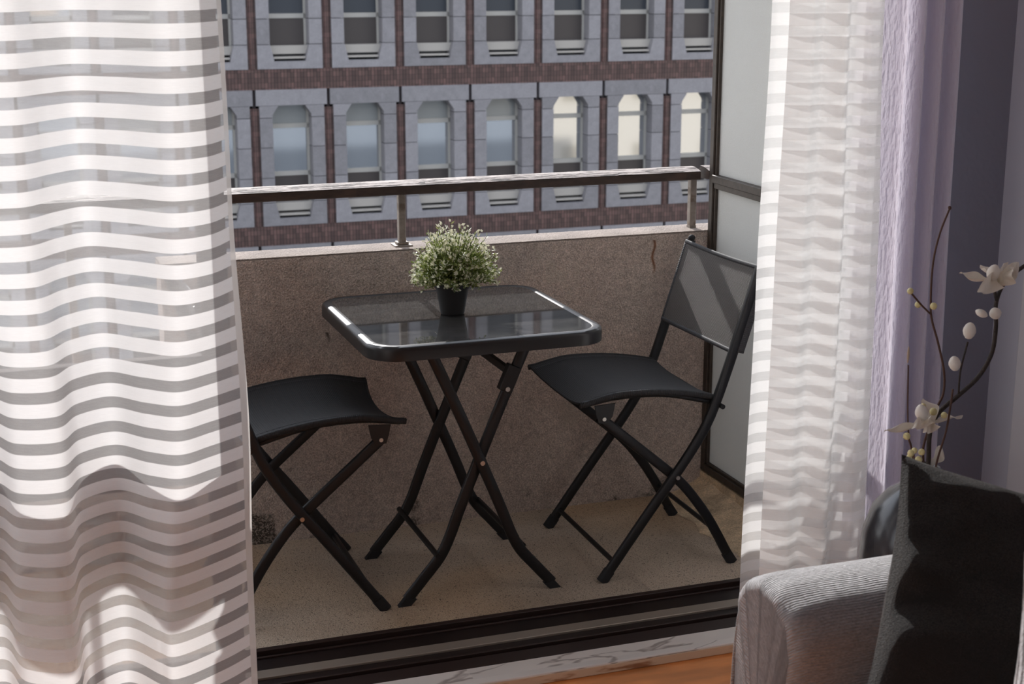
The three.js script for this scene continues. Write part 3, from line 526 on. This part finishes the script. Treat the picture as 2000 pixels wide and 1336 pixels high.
// ---------------------------------------------------------------- vase and branches
const VZ = 1.47;
{
  const c = at(1795, 1000, VZ), o = thing('floor_vase', 'round dark glossy vase behind the armchair arm', 'vase', [c.x, FLOOR, VZ]);
  mesh('body', lathe([[0.0001, 0], [0.06, 0], [0.066, 0.02], [0.078, 0.12], [0.098, 0.25], [0.117, 0.35], [0.1205, 0.40], [0.115, 0.45], [0.098, 0.50], [0.07, 0.535], [0.045, 0.552], [0.037, 0.57], [0.04, 0.592], [0.036, 0.594], [0.031, 0.575], [0.031, 0.555], [0.05, 0.53], [0.09, 0.47], [0.0001, 0.10]], 56), phy({ color: rgb(46, 47, 52), roughness: 0.22, clearcoat: 0.5, clearcoatRoughness: 0.2 }), o);
  const petalM = phy({ color: rgb(238, 230, 216), roughness: 0.7, transmission: 0.3, thickness: 0, side: THREE.DoubleSide }), budM = phy({ color: rgb(238, 232, 222), roughness: 0.65, sheen: 0.3, sheenColor: rgb(255, 255, 255) }), berryM = std({ color: rgb(226, 216, 160), roughness: 0.55 }), barkM = std({ color: rgb(56, 48, 44), roughness: 0.7, bumpMap: tex(64, 256, (u, v) => fbm(u * 6, v * 40, 801, 3), false, 0.03, 0.2), bumpScale: 0.002 }), twigM = std({ color: rgb(86, 60, 50), roughness: 0.7 });
  const A = (x, y, dz = 0) => at(x, y, VZ + dz), K = (EYE.z - VZ) / FOCAL * 1.03;    // metres for a pixel at that depth
  const line = (l) => l.map(([x, y, dz]) => A(x, y, dz ?? 0));
  const neck = V(c.x, FLOOR + 0.40, VZ);
  const petal = (base, tip, w, curl, facing) => { // a cupped petal from base to tip
    const d = tip.clone().sub(base), L = d.length(), t = d.clone().normalize(), s = t.clone().cross(facing).normalize(), n = s.clone().cross(t).normalize();
    return grid(12, 14, (u, v) => { const a = 2 * u - 1, ww = w * Math.pow(Math.sin(Math.PI * Math.min(0.97, 0.10 + 0.82 * v)), 0.75), wave = 0.004 * Math.sin(v * 9 + a * 3); return base.clone().addScaledVector(t, L * v * (1 - 0.07 * a * a * v)).addScaledVector(s, a * ww).addScaledVector(n, curl * Math.sin(v * Math.PI) + ww * 0.55 * a * a + wave); });
  };
  const egg = (p, rx, ry, tilt = 0) => lathe([[0.0001, -1], [0.45, -0.9], [0.8, -0.55], [1, -0.1], [0.93, 0.3], [0.68, 0.68], [0.34, 0.92], [0.0001, 1]], 20).scale(rx, ry, rx).rotateZ(tilt).translate(p.x, p.y, p.z);
  const ball = (p, r) => new THREE.SphereGeometry(r, 14, 10).translate(p.x, p.y, p.z);
  { // thick branch with two magnolias and buds
    const b = thing('magnolia_branch', 'thick dark branch with white magnolia flowers in the vase', 'branch', [0, 0, 0]);
    mesh('stem', tube([neck.clone().add(V(0.004, 0, 0.006)), ...line([[1813, 908, 0.02], [1817, 841, 0.02], [1832, 808, 0.02], [1870, 774, 0.02], [1911, 736, 0.02], [1937, 690, 0.02], [1945, 640, 0.02], [1946, 590, 0.02], [1962, 552, 0.02], [2000, 520, 0.02], [2040, 500, 0.02]])], 0.0047, 70, 10, (t) => 1.1 - 0.25 * t), barkM, b);
    const f1 = A(1947, 552, 0.03);
    const fl = mesh('flower', egg(A(1940, 533, 0.045), 15 * K, 20 * K, -0.3), budM, b);
    const P = (x, y, dz, w, curl, fx = 0, fy = 0.5, fz = 1) => mesh('petal', petal(f1, A(x, y, dz), w * K, curl, V(fx, fy, fz).normalize()), petalM, fl);
    P(1874, 533, 0.03, 15, -0.006, 0, 1, 0.5); P(1912, 572, 0.08, 22, 0.012, -0.3, 0.6, 1); P(1990, 512, 0.05, 18, 0.008, 0.3, 0.7, 0.8); P(1975, 525, 0.09, 18, 0.01, 0.2, 0.6, 1); P(1915, 520, -0.03, 16, 0.004, 0, 0.8, 0.6); P(1968, 515, -0.02, 16, 0.004);
    mesh('calyx', tube(line([[1947, 552, 0.03], [1943, 566, 0.025], [1946, 590, 0.02]]), 0.006, 10, 8, (t) => 1 - 0.6 * t), barkM, fl);
    const f2 = A(1817, 826, 0.03);
    const fm = mesh('flower', egg(A(1800, 806, 0.06), 15 * K, 20 * K, 0.25), budM, b);
    const Q = (x, y, dz, w, curl, fx = 0, fy = 0.5, fz = 1) => mesh('petal', petal(f2, A(x, y, dz), w * K, curl, V(fx, fy, fz).normalize()), petalM, fm);
    Q(1727, 842, 0.03, 11, -0.005, 0, 1, 0.4); Q(1803, 780, -0.01, 20, 0.006, 0, 0.2, 1); Q(1783, 838, 0.09, 17, 0.01, 0, 1, 0.7); Q(1880, 814, 0.0, 7, 0.003, 0, 1, 0.5); Q(1806, 846, 0.08, 16, 0.01, 0.2, 0.7, 0.8);
    const tw = mesh('twig', tube(line([[1872, 770, 0.02], [1876, 724, 0.03], [1890, 668, 0.03]]), 0.0021, 16, 7), barkM, b);
    mesh('bud', egg(A(1893.5, 646, 0.03), 15 * K, 20 * K, -0.1), budM, tw); mesh('bud', egg(A(1864.6, 710, 0.04), 14 * K, 18 * K, 0.2), budM, tw);
    for (const [x, y, rx, ry, tl] of [[1917, 612, 15, 9, -0.5], [1944, 612, 14, 14, 0.4]]) mesh('leaf_bud', egg(A(x, y, 0.035), rx * K, ry * K, tl).scale(1, 1, 1), budM, b);
    mesh('lower_petal', petal(A(1815, 908, 0.0), A(1838, 868, 0.01), 15 * K, 0.006, V(0, 0.1, 1)), petalM, b);
  }
  { // slender wavy twig with berries
    const b = thing('berry_twig', 'slender wavy brown twig with cream berries in the vase', 'branch', [0, 0, 0]);
    mesh('stem', tube([neck.clone().add(V(-0.008, 0, -0.004)), ...line([[1803, 905], [1803, 875], [1828, 800], [1842, 770], [1844, 728], [1832, 669], [1819, 619], [1818, 581], [1823, 510], [1836, 455], [1855, 407]])], 0.0026, 60, 8, (t) => 1.1 - 0.35 * t), twigM, b);
    mesh('tip_knot', egg(A(1855, 406), 4 * K, 5 * K, 0.4), twigM, b);
    const s = mesh('side_twig', tube(line([[1818, 614], [1798, 594], [1781, 574]]), 0.002, 12, 7), twigM, b);
    for (const [x, y, r, dz] of [[1778, 568.6, 7.5, 0], [1793, 595, 7.5, -0.02], [1823.5, 598, 8.2, 0.02]]) mesh('berry', ball(A(x, y, dz), r * K), berryM, s);
    const l = mesh('lower_twig', tube(line([[1783, 905, 0.01], [1779, 870, 0.01], [1771, 850, 0.01]]), 0.0023, 10, 7), twigM, b);
    for (const [x, y, r] of [[1771, 852, 8.5], [1779, 885, 8], [1794, 898, 8.5], [1786, 880, 7], [1800, 883, 8], [1776, 893, 7], [1823, 804, 9], [1844, 811, 7.5], [1803, 793, 6.5]]) mesh('berry', ball(A(x, y, 0.045), r * K), berryM, l);
  }
  { // two thin straight sprigs
    const b = thing('thin_sprig', 'thin straight sprig with a pale tip in the vase', 'branch', [0, 0, 0]);
    mesh('stem', tube([neck.clone().add(V(-0.012, 0, 0.008)), ...line([[1788, 905, 0.02], [1776, 860, 0.02], [1773, 812, 0.02], [1774, 713, 0.02]])], 0.0017, 30, 7), twigM, b);
    mesh('pale_tip', egg(A(1774, 693, 0.02), 3 * K, 20 * K), std({ color: rgb(190, 170, 150) }), b);
    const e = thing('thin_sprig', 'thin bent brown sprig beside the thick magnolia branch', 'branch', [0, 0, 0]);
    mesh('stem', tube([neck.clone().add(V(0.01, 0, 0.012)), ...line([[1828, 910, 0.035], [1848, 841, 0.035], [1857, 790, 0.035], [1861, 760, 0.035]])], 0.0022, 30, 7), twigM, e);
  }
}

// ---------------------------------------------------------------- office building across the street (front face at z = -26)
{
  const ZF = -26, PITCHX = 1.478, X0 = 4.631, FL = 3.09, TOP = -0.834, COLS = [-8, 13], ROWS = [-2, 3];
  const stoneTone = (s, k) => std({ map: tex(256, 256, (u, v, i, j) => { const q = k * (1 + 0.13 * (fbm(u * 10, v * 10, s, 4, 10, 10) - 0.5) + 0.12 * (vnoise(i / 2, j / 2, s + 7) - 0.5)); return [0.535 * q, 0.53 * q, 0.545 * q]; }, true, 0.9), roughness: 0.85 });
  const stones = [stoneTone(901, 1), stoneTone(911, 0.95), stoneTone(921, 1.04)];
  const ribs = (w, n, horiz) => tex(256, 256, (u, v, i, j) => { const a = Math.abs(Math.sin(u * Math.PI * n)), t = Math.floor(u * n), r = Math.floor(v * 4), h = 0.8 + 0.4 * hash(t, r, 931), k = (a < 0.35 ? 0.62 : 1) * h * (Math.abs(v * 4 - Math.round(v * 4)) < 0.05 ? 0.75 : 1); return [0.35 * k, 0.265 * k, 0.25 * k]; }, true, w, 0.4);
  const tile = std({ map: ribs(0.52, 8), roughness: 0.6 }), darkJoint = std({ color: rgb(52, 46, 48), roughness: 0.9 });
  const glassDark = phy({ color: rgb(62, 66, 72), roughness: 0.25 }), glassBlue = phy({ color: rgb(190, 193, 195), metalness: 0.75, roughness: 0.05 }), frameW = std({ color: rgb(176, 174, 168), roughness: 0.5 }), spandrel = std({ color: rgb(72, 66, 64), roughness: 0.5 }), ledge = std({ color: rgb(170, 166, 160), roughness: 0.7 }), blind = phy({ color: rgb(150, 152, 150), roughness: 0.25, metalness: 0.3 });
  const o = thing('office_building', 'grey stone office building with brown tile bands across the street', 'building', [0, 0, ZF]);
  const D = 0.34, shapeGeo = (pts) => boxUV(new THREE.ExtrudeGeometry(new THREE.Shape(pts.map((p) => new THREE.Vector2(...p))), { depth: D, bevelEnabled: false }).translate(0, 0, -D));
  const G = 0.006, L = 0.644;
  const blocks = [[[-0.706, -0.306], [0.706, -0.306], [0.706, 0], [-0.706, 0]]];
  for (const s of [-1, 1]) {
    const j = (y0, y1, inner) => blocks.push((s > 0 ? (p) => p : (p) => p.reverse())([[s * L, y0 + G], ...inner.map(([x, y]) => [s * x, y]), [s * L, y1 - G]].map((q) => q)));
    j(-0.545, -0.306, [[0.39, -0.545 + G], [0.39, -0.49], [0.27, -0.306 - G]]);
    j(-1.13, -0.545, [[0.39, -1.13 + G], [0.39, -0.545 - G]]);
    j(-1.73, -1.13, [[0.39, -1.73 + G], [0.39, -1.13 - G]]);
    j(-2.22, -1.73, [[0.39, -2.22 + G], [0.39, -1.73 - G]]);
  }
  blocks.push([[-L, -2.69], [L, -2.69], [L, -2.226], [0.385, -2.226], [0.31, -2.545], [-0.31, -2.545], [-0.385, -2.226], [-L, -2.226]]);
  const blockGeo = blocks.map(shapeGeo);
  const gFrame = merge([box(-0.39, 0.39, -0.78, -0.69, -D, -D + 0.05), box(-0.39, 0.39, -1.73, -1.64, -D, -D + 0.05), box(-0.39, -0.345, -2.25, -0.3, -D, -D + 0.05), box(0.345, 0.39, -2.25, -0.3, -D, -D + 0.05)]);
  const gUp = box(-0.345, 0.345, -0.69, -0.31, -D + 0.005, -D + 0.02), gPane = box(-0.345, 0.345, -1.64, -0.78, -D + 0.005, -D + 0.02), gSp = box(-0.345, 0.345, -2.25, -1.73, -D + 0.005, -D + 0.035);
  const gSill = merge([boxUV(new THREE.ExtrudeGeometry(new THREE.Shape([[-0.38, -2.25], [-0.335, -2.41], [0.335, -2.41], [0.38, -2.25]].map((q) => new THREE.Vector2(...q))), { depth: 0.2, bevelEnabled: false }).translate(0, 0, -D))]), gLedge = box(-0.315, 0.315, -2.495, -2.46, -D, -0.05);
  const gBarN = box(-0.033, 0.033, -0.36, 0, -0.3, -0.06), gBar = merge([box(-0.095, 0.095, -2.69, -0.36, -0.3, -0.03), box(-0.03, 0.03, -2.69, -0.36, -0.1, 0.0)]);
  const spare = [[], [], []], spareT = { frame: [], pane: [], spandrel: [], sill: [] };
  let n = 0;
  for (let r = ROWS[0]; r <= ROWS[1]; r++) {
    const ty = TOP - r * FL * -1;
    const band = mesh('tile_band', box(X0 + (COLS[0] - 0.5) * PITCHX, X0 + (COLS[1] + 0.5) * PITCHX, ty, ty + 0.40, -0.3, -0.02), tile, o);
    void band;
    for (let c = COLS[0]; c <= COLS[1]; c++) {
      const cx = X0 + c * PITCHX, seen = c >= -1 && c <= 8 && (r === 0 || r === 1), lint = c >= -1 && c <= 8 && r === -1;
      blockGeo.forEach((g, i) => {
        const m = stones[(n = (n * 7 + 3 + i) % 101) % 3];
        if (seen || (lint && i === 0)) mesh('stone', g, m, o).position.set(cx, ty, 0);
        else spare[n % 3].push(g.clone().translate(cx, ty, 0));
      });
      const bx = cx + PITCHX / 2;
      if (seen || lint) { const b = mesh('tile_pilaster', gBar, tile, o); b.position.set(bx, ty, 0); mesh('joint', gBarN, darkJoint, b); }
      else { spareT.bars = (spareT.bars ?? []); spareT.bars.push(gBar.clone().translate(bx, ty, 0)); }
      if (seen) {
        const w = mesh('window', gFrame, frameW, o); w.position.set(cx, ty, 0);
        mesh('upper_pane', gUp, c >= 5 ? glassBlue : blind, w); mesh('pane', gPane, r === 1 ? glassDark : glassBlue, w); mesh('spandrel_panel', gSp, spandrel, w); mesh('sill', gSill, ledge, w); mesh('ledge', gLedge, ledge, w);
      } else { spareT.frame.push(gFrame.clone().translate(cx, ty, 0)); (r > 1 ? (spareT.dark ??= []) : spareT.pane).push(gPane.clone().translate(cx, ty, 0), gUp.clone().translate(cx, ty, 0)); spareT.spandrel.push(gSp.clone().translate(cx, ty, 0)); spareT.sill.push(gSill.clone().translate(cx, ty, 0), gLedge.clone().translate(cx, ty, 0)); }
    }
  }
  const stuff = (name, list, m) => { if (list.length) mesh(name, merge(list), m, o).userData.kind = 'stuff'; };
  spare.forEach((l, i) => stuff('stones', l, stones[i]));
  stuff('tile_pilasters', spareT.bars, tile); stuff('window_frames', spareT.frame, frameW); stuff('panes', spareT.pane, glassBlue); stuff('dark_panes', spareT.dark, glassDark); stuff('spandrel_panels', spareT.spandrel, spandrel); stuff('sills', spareT.sill, ledge);
  mesh('core', box(X0 + (COLS[0] - 0.5) * PITCHX, X0 + (COLS[1] + 0.5) * PITCHX, -14 , TOP + 3 * FL + 0.6, -8, -0.345), stones[1], o);
  mesh('lower_storeys', box(X0 + (COLS[0] - 0.5) * PITCHX, X0 + (COLS[1] + 0.5) * PITCHX, -14, TOP - 3 * FL + 0.4, -0.34, -0.05), stones[1], o);
}
{ // cream building next door on this side of the street, mirrored in the office windows
  const o = thing('cream_building', 'sunlit cream building reflected in the office windows', 'building', [32, -14, 0]);
  mesh('wall', box(-11, 12, 0, 13.2, 0.75, 8), std({ color: rgb(214, 205, 190), roughness: 0.9 }), o);
  mesh('upper_storeys', box(-11, 12, 13.5, 20, 1.6, 8), M.ownWall, o);
  mesh('roof', box(-11.2, 12.2, 13.2, 13.5, 0.6, 8), std({ color: rgb(120, 110, 100) }), o);
  const wm = std({ color: rgb(168, 158, 140), roughness: 0.7 });
  for (let f = 0; f < 4; f++) for (let k = 0; k < 7; k++) mesh('window', box(-9.4 + k * 3.1, -8.3 + k * 3.1, 1.2 + f * 3, 2.4 + f * 3, 0.73, 0.78), wm, o);
}
renderer.render(scene, camera);
